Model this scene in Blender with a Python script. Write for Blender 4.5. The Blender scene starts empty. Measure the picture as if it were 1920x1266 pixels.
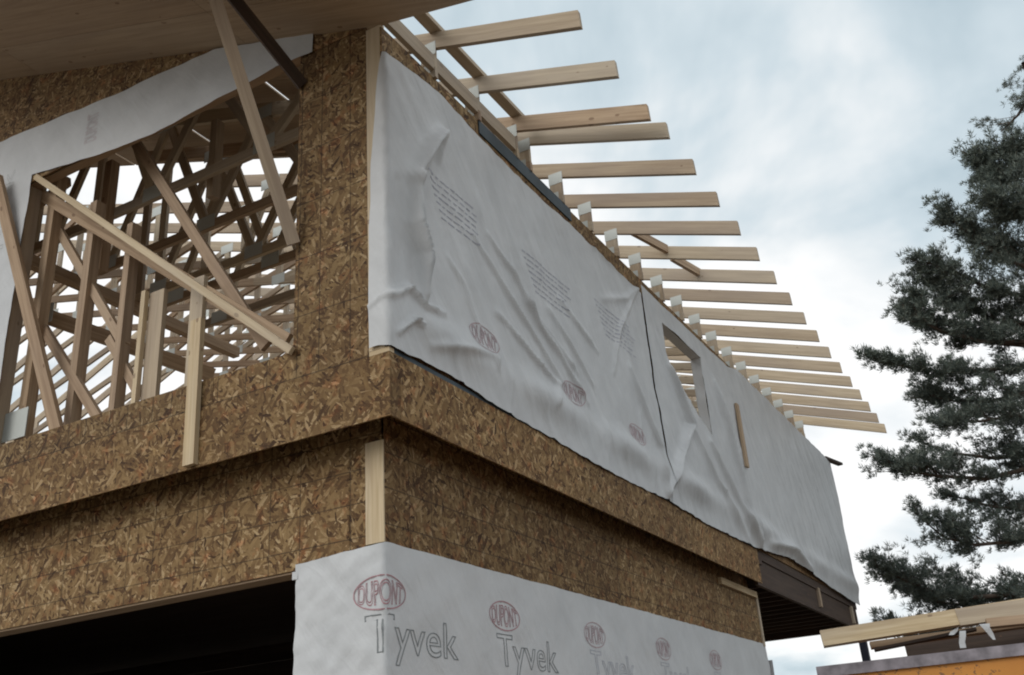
import bpy, bmesh, math, random
from mathutils import Vector, Matrix, noise
random.seed(7)
sc = bpy.context.scene
col = sc.collection

# ------------------------------------------------------------------ camera
FPX, YAW, PITCH, ROLL = 1871.0, math.radians(27.61), math.radians(24.24), math.radians(4.20)
CAM = Vector((3.0373, -4.2876, 1.6006))
_f = Vector((-math.sin(YAW) * math.cos(PITCH), math.cos(YAW) * math.cos(PITCH), math.sin(PITCH)))
_r = Vector((math.cos(YAW), math.sin(YAW), 0))
_d = -_r.cross(_f)
_r, _d = math.cos(ROLL) * _r + math.sin(ROLL) * _d, -math.sin(ROLL) * _r + math.cos(ROLL) * _d
cd = bpy.data.cameras.new('camera')
cam = bpy.data.objects.new('camera', cd)
col.objects.link(cam)
cd.sensor_width = 36
cd.lens = 36 * FPX / 1920
cd.clip_end = 3000
M = Matrix((_r, -_d, -_f)).transposed().to_4x4()
M.translation = CAM
cam.matrix_world = M
sc.camera = cam

# ------------------------------------------------------------------ sky, sun, exposure
SUN_EL, SUN_AZ = 30, 203        # direction the light comes from: azimuth clockwise from +Y
w = bpy.data.worlds.new('World')
sc.world = w
w.use_nodes = True
nt = w.node_tree
nt.nodes.clear()
def N(nt, t, **kw):
    n = nt.nodes.new(t)
    for k, v in kw.items():
        if k in ('ins',):
            for a, b in v.items():
                n.inputs[a].default_value = b
        else:
            setattr(n, k, v)
    return n
def L(nt, a, b):
    nt.links.new(a, b)
def math_(nt, op, a, b=None, c=None, clamp=False):
    n = nt.nodes.new('ShaderNodeMath')
    n.operation = op
    n.use_clamp = clamp
    for i, v in enumerate((a, b, c)):
        if v is None:
            continue
        if isinstance(v, (int, float)):
            n.inputs[i].default_value = v
        else:
            L(nt, v, n.inputs[i])
    return n.outputs[0]
def ramp(nt, fac, stops, interp='LINEAR'):
    n = nt.nodes.new('ShaderNodeValToRGB')
    n.color_ramp.interpolation = interp
    e = n.color_ramp.elements
    while len(e) < len(stops):
        e.new(0.5)
    for i, (p, c) in enumerate(stops):
        e[i].position = p
        e[i].color = (*c, 1) if len(c) == 3 else c
    L(nt, fac, n.inputs[0])
    return n.outputs[0]
def mix(nt, fac, a, b, mode='MIX'):
    n = nt.nodes.new('ShaderNodeMix')
    n.data_type = 'RGBA'
    n.blend_type = mode
    for i, v in ((0, fac), (6, a), (7, b)):
        if isinstance(v, (int, float)):
            n.inputs[i].default_value = v
        elif isinstance(v, tuple):
            n.inputs[i].default_value = (*v, 1)
        else:
            L(nt, v, n.inputs[i])
    return n.outputs[2]

sky = N(nt, 'ShaderNodeTexSky', sky_type='NISHITA', sun_disc=False)
sky.sun_elevation = math.radians(SUN_EL)
sky.sun_rotation = math.radians(SUN_AZ)
skc = N(nt, 'ShaderNodeVectorMath', operation='SCALE')
L(nt, sky.outputs[0], skc.inputs[0])
skc.inputs['Scale'].default_value = 0.10
tc = N(nt, 'ShaderNodeTexCoord')
sep = N(nt, 'ShaderNodeSeparateXYZ')
L(nt, tc.outputs['Generated'], sep.inputs[0])
zz = math_(nt, 'ADD', math_(nt, 'MAXIMUM', sep.outputs[2], 0.0), 0.30)
cmb = N(nt, 'ShaderNodeCombineXYZ')
L(nt, math_(nt, 'DIVIDE', sep.outputs[0], zz), cmb.inputs[0])
L(nt, math_(nt, 'DIVIDE', sep.outputs[1], zz), cmb.inputs[1])
cmb.inputs[2].default_value = 30.6
n1 = N(nt, 'ShaderNodeTexNoise', ins={'Scale': 1.5, 'Detail': 6.0, 'Roughness': 0.50, 'Distortion': 0.5})
L(nt, cmb.outputs[0], n1.inputs['Vector'])
n2 = N(nt, 'ShaderNodeTexNoise', ins={'Scale': 4.2, 'Detail': 4.0, 'Roughness': 0.5, 'Distortion': 0.3})
L(nt, cmb.outputs[0], n2.inputs['Vector'])
cl = math_(nt, 'ADD', math_(nt, 'MULTIPLY', n1.outputs[0], 0.75), math_(nt, 'MULTIPLY', n2.outputs[0], 0.25))
ccol = ramp(nt, cl, [(0.37, (0.48, 0.60, 0.67)), (0.445, (0.68, 0.78, 0.835)), (0.497, (0.90, 0.945, 0.965)), (0.555, (1.10, 1.10, 1.09))])
wm = mix(nt, 0.93, skc.outputs[0], ccol)
bg = N(nt, 'ShaderNodeBackground')
bg.inputs[1].default_value = 1.0
L(nt, wm, bg.inputs[0])
wo = N(nt, 'ShaderNodeOutputWorld')
L(nt, bg.outputs[0], wo.inputs[0])

sd = bpy.data.lights.new('sun', 'SUN')
sd.energy = 1.15
sd.angle = math.radians(32)
sd.color = (1.0, 0.965, 0.91)
so = bpy.data.objects.new('sun', sd)
col.objects.link(so)
el, az = math.radians(SUN_EL), math.radians(SUN_AZ)
sdir = Vector((math.sin(az) * math.cos(el), math.cos(az) * math.cos(el), math.sin(el)))
so.rotation_euler = sdir.to_track_quat('Z', 'Y').to_euler()
so.location = (0, 0, 40)
sc.view_settings.view_transform = 'Standard'
sc.view_settings.look = 'None'
sc.view_settings.exposure = 0.0
sc.view_settings.gamma = 1.0
sc.view_settings.use_curve_mapping = False
sc.render.engine = 'CYCLES'
sc.cycles.use_denoising = True
sc.cycles.filter_width = 2.0
sc.cycles.max_bounces = 6

# ------------------------------------------------------------------ pixel helper (photograph pixel -> point on a known plane)
def ray(u, v):
    return _r * ((u - 960) / FPX) + _d * ((v - 633) / FPX) + _f
def P(u, v, axis, val):
    d = ray(u, v)
    return CAM + d * ((val - CAM[axis]) / d[axis])
def PD(u, v, dist):
    return CAM + ray(u, v) * dist

# ------------------------------------------------------------------ materials
def newmat(name):
    m = bpy.data.materials.new(name)
    m.use_nodes = True
    t = m.node_tree
    b = t.nodes['Principled BSDF']
    return m, t, b
def uvxy(t):
    u = N(t, 'ShaderNodeUVMap')
    s = N(t, 'ShaderNodeSeparateXYZ')
    L(t, u.outputs[0], s.inputs[0])
    return u.outputs[0], s.outputs[0], s.outputs[1]
def vec(t, x, y, z=0.0):
    c = N(t, 'ShaderNodeCombineXYZ')
    for i, v in enumerate((x, y, z)):
        if isinstance(v, (int, float)):
            c.inputs[i].default_value = v
        else:
            L(t, v, c.inputs[i])
    return c.outputs[0]
def bump(t, b, h, strength=0.3, dist=0.01):
    n = N(t, 'ShaderNodeBump')
    n.inputs['Strength'].default_value = strength
    n.inputs['Distance'].default_value = dist
    L(t, h, n.inputs['Height'])
    L(t, n.outputs[0], b.inputs['Normal'])

def osb(name, hp=0, ho=0.0, vp=0, vo=0.0, tint=(1, 1, 1), strand=1.0):
    m, t, b = newmat(name)
    uv, x, y = uvxy(t)
    oi = N(t, 'ShaderNodeObjectInfo')
    best = None
    dist = N(t, 'ShaderNodeTexNoise', ins={'Scale': 7.0, 'Detail': 2.0})
    L(t, uv, dist.inputs['Vector'])
    for k, (ang, sx, sy) in enumerate(((0.15, 15, 58), (1.35, 16, 62), (-0.7, 14, 52), (0.75, 18, 74), (2.1, 12, 44))):
        mp = N(t, 'ShaderNodeMapping')
        mp.inputs['Rotation'].default_value = (0, 0, ang)
        mp.inputs['Location'].default_value = (k * 3.3, k * 1.7, 0)
        L(t, uv, mp.inputs['Vector'])
        sc_ = N(t, 'ShaderNodeVectorMath', operation='MULTIPLY')
        L(t, mp.outputs[0], sc_.inputs[0])
        sc_.inputs[1].default_value = (sx * strand, sy * strand, 1)
        ad = N(t, 'ShaderNodeVectorMath', operation='ADD')
        L(t, sc_.outputs[0], ad.inputs[0])
        L(t, dist.outputs[1], ad.inputs[1])
        vo_ = N(t, 'ShaderNodeTexVoronoi', voronoi_dimensions='2D', feature='F1')
        vo_.inputs['Scale'].default_value = 1.0
        vo_.inputs['Randomness'].default_value = 1.0
        L(t, ad.outputs[0], vo_.inputs['Vector'])
        s2 = N(t, 'ShaderNodeSeparateXYZ')
        L(t, vo_.outputs['Color'], s2.inputs[0])
        pri, val = s2.outputs[0], s2.outputs[1]
        if best is None:
            best, bp = val, pri
        else:
            g = math_(t, 'GREATER_THAN', pri, bp)
            mx = N(t, 'ShaderNodeMix')
            L(t, g, mx.inputs[0]); L(t, best, mx.inputs[2]); L(t, val, mx.inputs[3])
            best = mx.outputs[0]
            bp = math_(t, 'MAXIMUM', pri, bp)
    big = N(t, 'ShaderNodeTexNoise', ins={'Scale': 1.7, 'Detail': 3.0})
    L(t, uv, big.inputs['Vector'])
    fine = N(t, 'ShaderNodeTexNoise', ins={'Scale': 160.0, 'Detail': 2.0})
    L(t, uv, fine.inputs['Vector'])
    v2 = math_(t, 'ADD', best, math_(t, 'MULTIPLY', math_(t, 'SUBTRACT', fine.outputs[0], 0.5), 0.5), clamp=True)
    c = ramp(t, v2, [(0.0, (0.050, 0.024, 0.010)), (0.10, (0.110, 0.060, 0.025)), (0.45, (0.195, 0.120, 0.052)), (0.78, (0.270, 0.178, 0.080)), (0.95, (0.37, 0.26, 0.135)), (1.0, (0.47, 0.35, 0.20))])
    c = mix(t, math_(t, 'MULTIPLY', math_(t, 'SUBTRACT', big.outputs[0], 0.25, clamp=True), 1.3), c, mix(t, 1.0, c, (0.62, 0.52, 0.46), 'MULTIPLY'))
    sm = N(t, 'ShaderNodeTexNoise', ins={'Scale': 9.0, 'Detail': 4.0, 'Roughness': 0.6})
    L(t, uv, sm.inputs['Vector'])
    c = mix(t, ramp(t, sm.outputs[0], [(0.55, (0, 0, 0)), (0.72, (0.7, 0.7, 0.7))]), c, mix(t, 1.0, c, (1.25, 0.72, 0.55), 'MULTIPLY'))
    c = mix(t, ramp(t, sm.outputs[0], [(0.28, (0.6, 0.6, 0.6)), (0.42, (0, 0, 0))]), c, mix(t, 1.0, c, (1.25, 1.22, 1.1), 'MULTIPLY'))
    pv = math_(t, 'ADD', 0.86, math_(t, 'MULTIPLY', oi.outputs['Random'], 0.26))
    c = mix(t, 1.0, c, vec(t, pv, pv, pv), 'MULTIPLY')
    c = mix(t, 1.0, c, tint, 'MULTIPLY')
    ln = None
    wob = math_(t, 'MULTIPLY', math_(t, 'SUBTRACT', big.outputs[0], 0.5), 0.006)
    for co, per, off in ((y, hp, ho), (x, vp, vo), (x, vp, vo + 0.235)):
        if per:
            fr = math_(t, 'ABSOLUTE', math_(t, 'SUBTRACT', math_(t, 'FRACT', math_(t, 'DIVIDE', math_(t, 'SUBTRACT', math_(t, 'ADD', co, wob), off - per * 0.5), per)), 0.5))
            g = math_(t, 'LESS_THAN', fr, 0.0042 / per)
            ln = g if ln is None else math_(t, 'MAXIMUM', ln, g)
    if ln is not None:
        c = mix(t, math_(t, 'MULTIPLY', ln, math_(t, 'MULTIPLY', ramp(t, sm.outputs[0], [(0.35, (0.7, 0.7, 0.7)), (0.6, (1, 1, 1))]), math_(t, 'ADD', 0.30, math_(t, 'MULTIPLY', fine.outputs[0], 0.7)))), c, (0.02, 0.012, 0.008))
    L(t, c, b.inputs['Base Color'])
    b.inputs['Roughness'].default_value = 0.75
    b.inputs['Specular IOR Level'].default_value = 0.25
    bump(t, b, v2, 0.25, 0.004)
    return m

def wood(name, base=(0.58, 0.475, 0.335), dark=(0.44, 0.345, 0.235), var=0.75, grey=0.6):
    m, t, b = newmat(name)
    uv, x, y = uvxy(t)
    oi = N(t, 'ShaderNodeObjectInfo')
    off = math_(t, 'MULTIPLY', oi.outputs['Random'], 37.0)
    co = vec(t, math_(t, 'ADD', math_(t, 'MULTIPLY', x, 1.6), off), math_(t, 'MULTIPLY', y, 34.0), off)
    n = N(t, 'ShaderNodeTexNoise', ins={'Scale': 1.0, 'Detail': 4.0, 'Roughness': 0.6, 'Distortion': 0.6})
    L(t, co, n.inputs['Vector'])
    co2 = vec(t, math_(t, 'ADD', math_(t, 'MULTIPLY', x, 0.9), off), math_(t, 'MULTIPLY', y, 4.0), off)
    n2 = N(t, 'ShaderNodeTexNoise', ins={'Scale': 1.0, 'Detail': 3.0})
    L(t, co2, n2.inputs['Vector'])
    kv = N(t, 'ShaderNodeTexVoronoi', voronoi_dimensions='2D')
    kv.inputs['Scale'].default_value = 1.0
    L(t, vec(t, math_(t, 'ADD', math_(t, 'MULTIPLY', x, 4.2), off), math_(t, 'MULTIPLY', y, 8.0)), kv.inputs['Vector'])
    ks = N(t, 'ShaderNodeSeparateXYZ')
    L(t, kv.outputs['Color'], ks.inputs[0])
    knot = math_(t, 'LESS_THAN', kv.outputs['Distance'], math_(t, 'MULTIPLY', math_(t, 'SUBTRACT', ks.outputs[0], 0.72, clamp=True), 0.38))
    c = mix(t, ramp(t, n.outputs[0], [(0.36, (0, 0, 0)), (0.62, (1, 1, 1))]), dark, base)
    c = mix(t, ramp(t, n2.outputs[0], [(0.45, (0, 0, 0)), (0.75, (grey, grey, grey))]), c, (0.33, 0.265, 0.225))
    c = mix(t, math_(t, 'MULTIPLY', knot, 0.65), c, (0.16, 0.085, 0.045))
    # each stick of lumber has its own tone
    r2 = math_(t, 'FRACT', math_(t, 'MULTIPLY', oi.outputs['Random'], 7.31))
    c = mix(t, math_(t, 'MULTIPLY', r2, var), c, mix(t, 1.0, c, (0.66, 0.60, 0.60), 'MULTIPLY'))
    r3 = math_(t, 'FRACT', math_(t, 'MULTIPLY', oi.outputs['Random'], 23.7))
    c = mix(t, math_(t, 'MULTIPLY', r3, 0.55 * grey), c, (0.46, 0.42, 0.36))
    L(t, c, b.inputs['Base Color'])
    b.inputs['Roughness'].default_value = 0.7
    b.inputs['Specular IOR Level'].default_value = 0.25
    bump(t, b, n.outputs[0], 0.15, 0.003)
    return m

def plain(name, c, rough=0.6, metal=0.0, nscale=20.0, namp=0.15, spec=0.3):
    m, t, b = newmat(name)
    g = N(t, 'ShaderNodeTexCoord')
    n = N(t, 'ShaderNodeTexNoise', ins={'Scale': nscale, 'Detail': 4.0})
    L(t, g.outputs['Object'], n.inputs['Vector'])
    lo = tuple(v * (1 - namp) for v in c)
    hi = tuple(min(1, v * (1 + namp)) for v in c)
    L(t, ramp(t, n.outputs[0], [(0.3, lo), (0.7, hi)]), b.inputs['Base Color'])
    b.inputs['Roughness'].default_value = rough
    b.inputs['Metallic'].default_value = metal
    b.inputs['Specular IOR Level'].default_value = spec
    return m

OSB_LOW = osb('osb_lower', hp=0.2, ho=3.155, vp=0.61, vo=-1.08)
OSB_LOWS = osb('osb_lower_side', hp=0.212, ho=3.22, vp=0.61, vo=0.50)
OSB_UP = osb('osb_upper', hp=0.405, ho=4.74, vp=0.405, vo=-0.52)
OSB_BAND = osb('osb_band', tint=(1.05, 1.03, 1.0))
OSB_DECK = wood('sheathing_plywood', base=(0.46, 0.345, 0.235), dark=(0.37, 0.27, 0.18), var=0.3, grey=0.25)
WOOD = wood('pine_lumber')
WOOD_NEW = wood('fresh_pine_lumber', base=(0.68, 0.54, 0.34), dark=(0.52, 0.38, 0.21), var=0.15)
WOOD_OLD = wood('weathered_lumber', base=(0.50, 0.36, 0.235), dark=(0.35, 0.235, 0.145), var=0.5, grey=0.25)
WOOD_DARK = wood('dark_lumber', base=(0.085, 0.055, 0.04), dark=(0.05, 0.032, 0.025), var=0.3, grey=0.06)  # very dark wood tone for floor underside, porch, garage walls and dark boards
MEMBRANE = plain('membrane', (0.055, 0.075, 0.09), 0.6, nscale=9)
STEEL = plain('dark_steel', (0.05, 0.055, 0.075), 0.5, 0.4)

def plate_mat():
    m, t, b = newmat('galvanised_plate')
    g = N(t, 'ShaderNodeTexCoord')
    wv = N(t, 'ShaderNodeTexWave', bands_direction='X', ins={'Scale': 22.0, 'Distortion': 0.0})
    L(t, g.outputs['Object'], wv.inputs['Vector'])
    n = N(t, 'ShaderNodeTexNoise', ins={'Scale': 30.0})
    L(t, g.outputs['Object'], n.inputs['Vector'])
    c = mix(t, math_(t, 'MULTIPLY', wv.outputs[1], 0.6), (0.52, 0.54, 0.51), (0.36, 0.38, 0.37))
    c = mix(t, math_(t, 'MULTIPLY', n.outputs[0], 0.3), c, (0.5, 0.52, 0.50))
    L(t, c, b.inputs['Base Color'])
    b.inputs['Metallic'].default_value = 0.25
    b.inputs['Roughness'].default_value = 0.55
    bump(t, b, wv.outputs[1], 0.4, 0.004)
    return m
PLATE = plate_mat()

def wrap_mat():
    m, t, b = newmat('house_wrap')
    g = N(t, 'ShaderNodeTexCoord')
    n = N(t, 'ShaderNodeTexNoise', ins={'Scale': 3.2, 'Detail': 5.0, 'Roughness': 0.6})
    L(t, g.outputs['Object'], n.inputs['Vector'])
    n2 = N(t, 'ShaderNodeTexNoise', ins={'Scale': 28.0, 'Detail': 6.0, 'Roughness': 0.65, 'Distortion': 0.6})
    L(t, g.outputs['Object'], n2.inputs['Vector'])
    c = ramp(t, n.outputs[0], [(0.3, (0.51, 0.52, 0.53)), (0.7, (0.60, 0.61, 0.62))])
    c = mix(t, math_(t, 'MULTIPLY', n2.outputs[0], 0.25), c, (0.46, 0.47, 0.49))
    L(t, c, b.inputs['Base Color'])
    b.inputs['Roughness'].default_value = 0.5
    b.inputs['Specular IOR Level'].default_value = 0.25
    sp_ = N(t, 'ShaderNodeSeparateXYZ')
    L(t, g.outputs['Object'], sp_.inputs[0])
    ss = math_(t, 'ADD', sp_.outputs[0], sp_.outputs[1])
    hts = None
    for k, (fa, fb, am) in enumerate(((3.4, 0.7, 1.0), (7.0, 1.8, 0.22), (2.4, 4.0, 0.35))):
        cn = N(t, 'ShaderNodeTexNoise', ins={'Scale': 1.0, 'Detail': 3.0, 'Roughness': 0.55, 'Distortion': 0.35})
        L(t, vec(t, math_(t, 'MULTIPLY', math_(t, 'ADD', ss, math_(t, 'MULTIPLY', sp_.outputs[2], 0.8)), fa), math_(t, 'MULTIPLY', math_(t, 'SUBTRACT', ss, sp_.outputs[2]), fb), 2.7 * k), cn.inputs['Vector'])
        rd = math_(t, 'MULTIPLY', math_(t, 'ABSOLUTE', math_(t, 'SUBTRACT', cn.outputs[0], 0.5)), -4.0 * am)
        hts = rd if hts is None else math_(t, 'ADD', hts, rd)
    hts = math_(t, 'ADD', hts, math_(t, 'MULTIPLY', n2.outputs[0], 0.35))
    bump(t, b, hts, 0.28, 0.016)
    return m
WRAP = wrap_mat()
INK_RED = plain('faded_red_ink', (0.40, 0.22, 0.24), 0.7)
INK_RED_L = plain('pale_red_ink', (0.44, 0.32, 0.34), 0.7)
INK_GREY = plain('faded_grey_ink', (0.22, 0.235, 0.24), 0.7)
INK_BLUE = plain('pale_blue_ink', (0.44, 0.455, 0.50), 0.7)

# ------------------------------------------------------------------ mesh helpers
def mesh_obj(name, verts, faces, mat, parent=None, uvf=None, smooth=False, loc=None):
    me = bpy.data.meshes.new(name)
    me.from_pydata([tuple(v) for v in verts], [], faces)
    me.update()
    uvl = me.uv_layers.new(name='UVMap')
    if uvf is None:
        def uvf(co, no):
            ax = max(range(3), key=lambda i: abs(no[i]))
            return ((co[1], co[2]), (co[0], co[2]), (co[0], co[1]))[ax]
    for p in me.polygons:
        for li in p.loop_indices:
            uvl.data[li].uv = uvf(me.vertices[me.loops[li].vertex_index].co, p.normal)
        p.use_smooth = smooth
    if mat:
        me.materials.append(mat)
    o = bpy.data.objects.new(name, me)
    col.objects.link(o)
    if parent:
        o.parent = parent
    if loc:
        o.location = loc
    return o
def empty(name, loc=(0, 0, 0), parent=None):
    o = bpy.data.objects.new(name, None)
    col.objects.link(o)
    o.location = loc
    o.empty_display_size = 0.2
    if parent:
        o.parent = parent
    return o
def tag(o, label=None, cat=None, group=None, kind=None):
    if label: o['label'] = label
    if cat: o['category'] = cat
    if group: o['group'] = group
    if kind: o['kind'] = kind
    return o
BOXF = [(0, 1, 3, 2), (4, 6, 7, 5), (0, 4, 5, 1), (2, 3, 7, 6), (0, 2, 6, 4), (1, 5, 7, 3)]
def box(name, x0, x1, y0, y1, z0, z1, mat, parent=None):
    v = [(x, y, z) for x in (x0, x1) for y in (y0, y1) for z in (z0, z1)]
    dims = (abs(x1 - x0), abs(y1 - y0), abs(z1 - z0))
    la = dims.index(max(dims))
    def uvf(co, no):
        ax = max(range(3), key=lambda i: abs(no[i]))
        o = [i for i in range(3) if i != ax]
        if la in o:
            o.remove(la)
            return (co[la], co[o[0]] + 0.37 * ax)
        return (co[o[0]], co[o[1]])
    return mesh_obj(name, v, BOXF, mat, parent, uvf)
def beam(name, p0, p1, wdt, dep, mat, parent=None, up=(0, 0, 1), org=(0, 0, 0)):
    """a stick of lumber from p0 to p1: wdt across 'up', dep along 'up' side"""
    p0, p1, org = Vector(p0), Vector(p1), Vector(org)
    a = (p1 - p0).normalized()
    s = a.cross(Vector(up))
    if s.length < 1e-4:
        s = a.cross(Vector((0, 1, 0)))
    s.normalize()
    u = s.cross(a).normalized()
    v = [q + s * (i * wdt / 2) + u * (j * dep / 2) - org for q in (p0, p1) for i in (-1, 1) for j in (-1, 1)]
    def uvf(co, no):
        q = Vector(co) + org - p0
        return (q.dot(a), q.dot(s) if abs(no.dot(u)) > abs(no.dot(s)) else q.dot(u) + 0.3)
    return mesh_obj(name, v, BOXF, mat, parent, uvf)
def prism_xz(name, pts, y0, y1, mat, parent=None, axis=None, flip=False):
    """polygon in the XZ plane extruded along Y"""
    n = len(pts)
    area = sum(pts[i][0] * pts[(i + 1) % n][1] - pts[(i + 1) % n][0] * pts[i][1] for i in range(n))
    if area < 0:
        pts = pts[::-1]
    v = [(p[0], y0, p[1]) for p in pts] + [(p[0], y1, p[1]) for p in pts]
    f = [tuple(range(n)), tuple(range(2 * n - 1, n - 1, -1))] + [(i + n, (i + 1) % n + n, (i + 1) % n, i) for i in range(n)]
    uvf = None
    if axis:
        ax = Vector((axis[0], 0, axis[1])).normalized()
        pe = Vector((-ax.z, 0, ax.x))
        def uvf(co, no):
            c = Vector(co)
            return (c.dot(ax), c.dot(pe) if abs(no[1]) > 0.5 else c.y + 0.3)
    return mesh_obj(name, v, f, mat, parent, uvf)
def slab(name, quad, thick, mat, parent=None, axis=None):
    """a board given by four corners of its lower face, thickened upward along its normal"""
    q = [Vector(p) for p in quad]
    nn = (q[1] - q[0]).cross(q[3] - q[0]).normalized()
    if nn.z < 0: nn = -nn
    v = q + [p + nn * thick for p in q]
    f = [(0, 3, 2, 1), (4, 5, 6, 7)] + [(i, (i + 1) % 4, (i + 1) % 4 + 4, i + 4) for i in range(4)]
    return mesh_obj(name, v, f, mat, parent)
def clip(poly, axis, val, keep_less):
    out = []
    for i in range(len(poly)):
        a, b = poly[i], poly[(i + 1) % len(poly)]
        ia = (a[axis] <= val) == keep_less
        ib = (b[axis] <= val) == keep_less
        if ia: out.append(a)
        if ia != ib:
            t = (val - a[axis]) / (b[axis] - a[axis])
            out.append(tuple(a[k] + t * (b[k] - a[k]) for k in (0, 1)))
    return out
def tiles(poly, u0, du, v0, dv, gap=0.004):
    """cut a convex polygon into sheet-sized pieces with a small joint between them"""
    us = [p[0] for p in poly]; vs = [p[1] for p in poly]
    res = []
    i0 = math.floor((min(us) - u0) / du); i1 = math.ceil((max(us) - u0) / du)
    j0 = math.floor((min(vs) - v0) / dv); j1 = math.ceil((max(vs) - v0) / dv)
    for i in range(i0, i1):
        for j in range(j0, j1):
            q = poly
            for ax, val, less in ((0, u0 + i * du + gap / 2, False), (0, u0 + (i + 1) * du - gap / 2, True), (1, v0 + j * dv + gap / 2, False), (1, v0 + (j + 1) * dv - gap / 2, True)):
                if q: q = clip(q, ax, val, less)
            if len(q) >= 3:
                w_ = max(p[0] for p in q) - min(p[0] for p in q)
                h_ = max(p[1] for p in q) - min(p[1] for p in q)
                if w_ > 0.02 and h_ > 0.02:
                    res.append(q)
    return res
def panel_y(poly, y0, y1, mat, parent, name='panel'):
    return prism_xz(name, poly, y0, y1, mat, parent)
def panel_x(poly, x0, x1, mat, parent, name='panel'):
    n = len(poly)
    area = sum(poly[i][0] * poly[(i + 1) % n][1] - poly[(i + 1) % n][0] * poly[i][1] for i in range(n))
    if area < 0: poly = poly[::-1]
    v = [(x1, p[0], p[1]) for p in poly] + [(x0, p[0], p[1]) for p in poly]
    f = [tuple(range(n)), tuple(range(2 * n - 1, n - 1, -1))] + [(i + n, (i + 1) % n + n, (i + 1) % n, i) for i in range(n)]
    return mesh_obj(name, v, f, mat, parent)

# ------------------------------------------------------------------ main dimensions (metres)
ZB, ZT = 3.53, 3.92            # floor band
ZP = 6.30                      # top of the upper wall plates
A, B = 0.229, 0.25             # lower storey set back under the band
YE = 12.85                     # far end of the upper floor
YL = 7.70                      # far end of the lower storey
XR, XW = -9.5, -16.0           # ridge, far left wall
def roof(x): return 6.31 - 0.345 * x if x > XR else 6.31 - 0.345 * XR + 0.42 * (x - XR)

# ------------------------------------------------------------------ ground
def gnd_mat():
    m, t, b = newmat('bare_earth')
    g = N(t, 'ShaderNodeTexCoord')
    n = N(t, 'ShaderNodeTexNoise', ins={'Scale': 0.6, 'Detail': 8.0})
    L(t, g.outputs['Object'], n.inputs['Vector'])
    L(t, ramp(t, n.outputs[0], [(0.3, (0.11, 0.085, 0.06)), (0.7, (0.20, 0.16, 0.12))]), b.inputs['Base Color'])
    b.inputs['Roughness'].default_value = 0.9
    return m
gv, gf = [], []
gn = 40
for i in range(gn + 1):
    for j in range(gn + 1):
        x, y = -600 + 1200 * i / gn, -600 + 1200 * j / gn
        r = math.hypot(x, y)
        gv.append((x, y, 0 if r < 60 else 2.0 * noise.noise(Vector((x * .008, y * .008, 3))) * min(1, (r - 60) / 120)))
for i in range(gn):
    for j in range(gn):
        k = i * (gn + 1) + j
        gf.append((k, k + gn + 1, k + gn + 2, k + 1))
tag(mesh_obj('ground', gv, gf, gnd_mat(), smooth=True), kind='structure')

# ------------------------------------------------------------------ the house
house = empty('house', (0, 0, 0))
tag(house, 'two-storey wooden house under construction with bare strand board walls and open roof framing', 'house')

# floor band round the upper floor, sheathed in strand board
band = empty('floor_band', parent=house)
for q in tiles([(XW, ZB), (0, ZB), (0, ZT), (XW, ZT)], -1.50, 2.44, ZB - 1, 5, 0.003):
    panel_y(q, 0.0, 0.014, OSB_BAND, band)
for q in tiles([(0.016, ZB), (7.22, ZB), (7.22, ZT), (0.016, ZT)], 0.1, 2.44, ZB - 1, 5, 0.003):
    panel_x(q, -0.014, 0.0, OSB_BAND, band)
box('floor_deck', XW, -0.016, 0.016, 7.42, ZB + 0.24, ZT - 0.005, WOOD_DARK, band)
box('subfloor', XW, -0.18, 0.16, 7.42, ZT - 0.004, ZT + 0.014, WOOD, band)  # unseen pale floor layer, added to bounce light up onto the roof deck
box('sill_ledge', -0.145, -0.002, 0.003, 0.05, ZT + 0.001, ZT + 0.03, WOOD_NEW, band)
box('side_ledge', -0.05, -0.002, 0.054, 7.2, ZT + 0.001, ZT + 0.03, MEMBRANE, band)  # side ledge coloured dark, giving a dark line below the wrap edge

# porch: open joists under the far end of the upper floor
porch = empty('porch_ceiling', parent=house)
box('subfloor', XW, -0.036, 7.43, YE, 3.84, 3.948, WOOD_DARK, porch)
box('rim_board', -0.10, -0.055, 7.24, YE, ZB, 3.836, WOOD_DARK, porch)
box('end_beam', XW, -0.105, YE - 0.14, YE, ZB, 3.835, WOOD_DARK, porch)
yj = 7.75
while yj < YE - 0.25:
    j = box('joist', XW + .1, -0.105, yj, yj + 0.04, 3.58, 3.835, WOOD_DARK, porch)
    hz = 3.60
    box('joist_hanger', -0.16, -0.108, yj - 0.004, yj + 0.044, hz - 0.025, hz + 0.05, PLATE, j)
    yj += 0.405
box('post', -0.09, 0.02, YE - 0.13, YE - 0.01, 0, ZB - 0.002, STEEL, porch)
for yy, zz_ in ((10.2, 3.72), (12.35, 3.70)):
    box('scab_block', -0.058, -0.02, yy, yy + 0.09, zz_ - 0.12, zz_ + 0.14, WOOD, porch)

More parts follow.
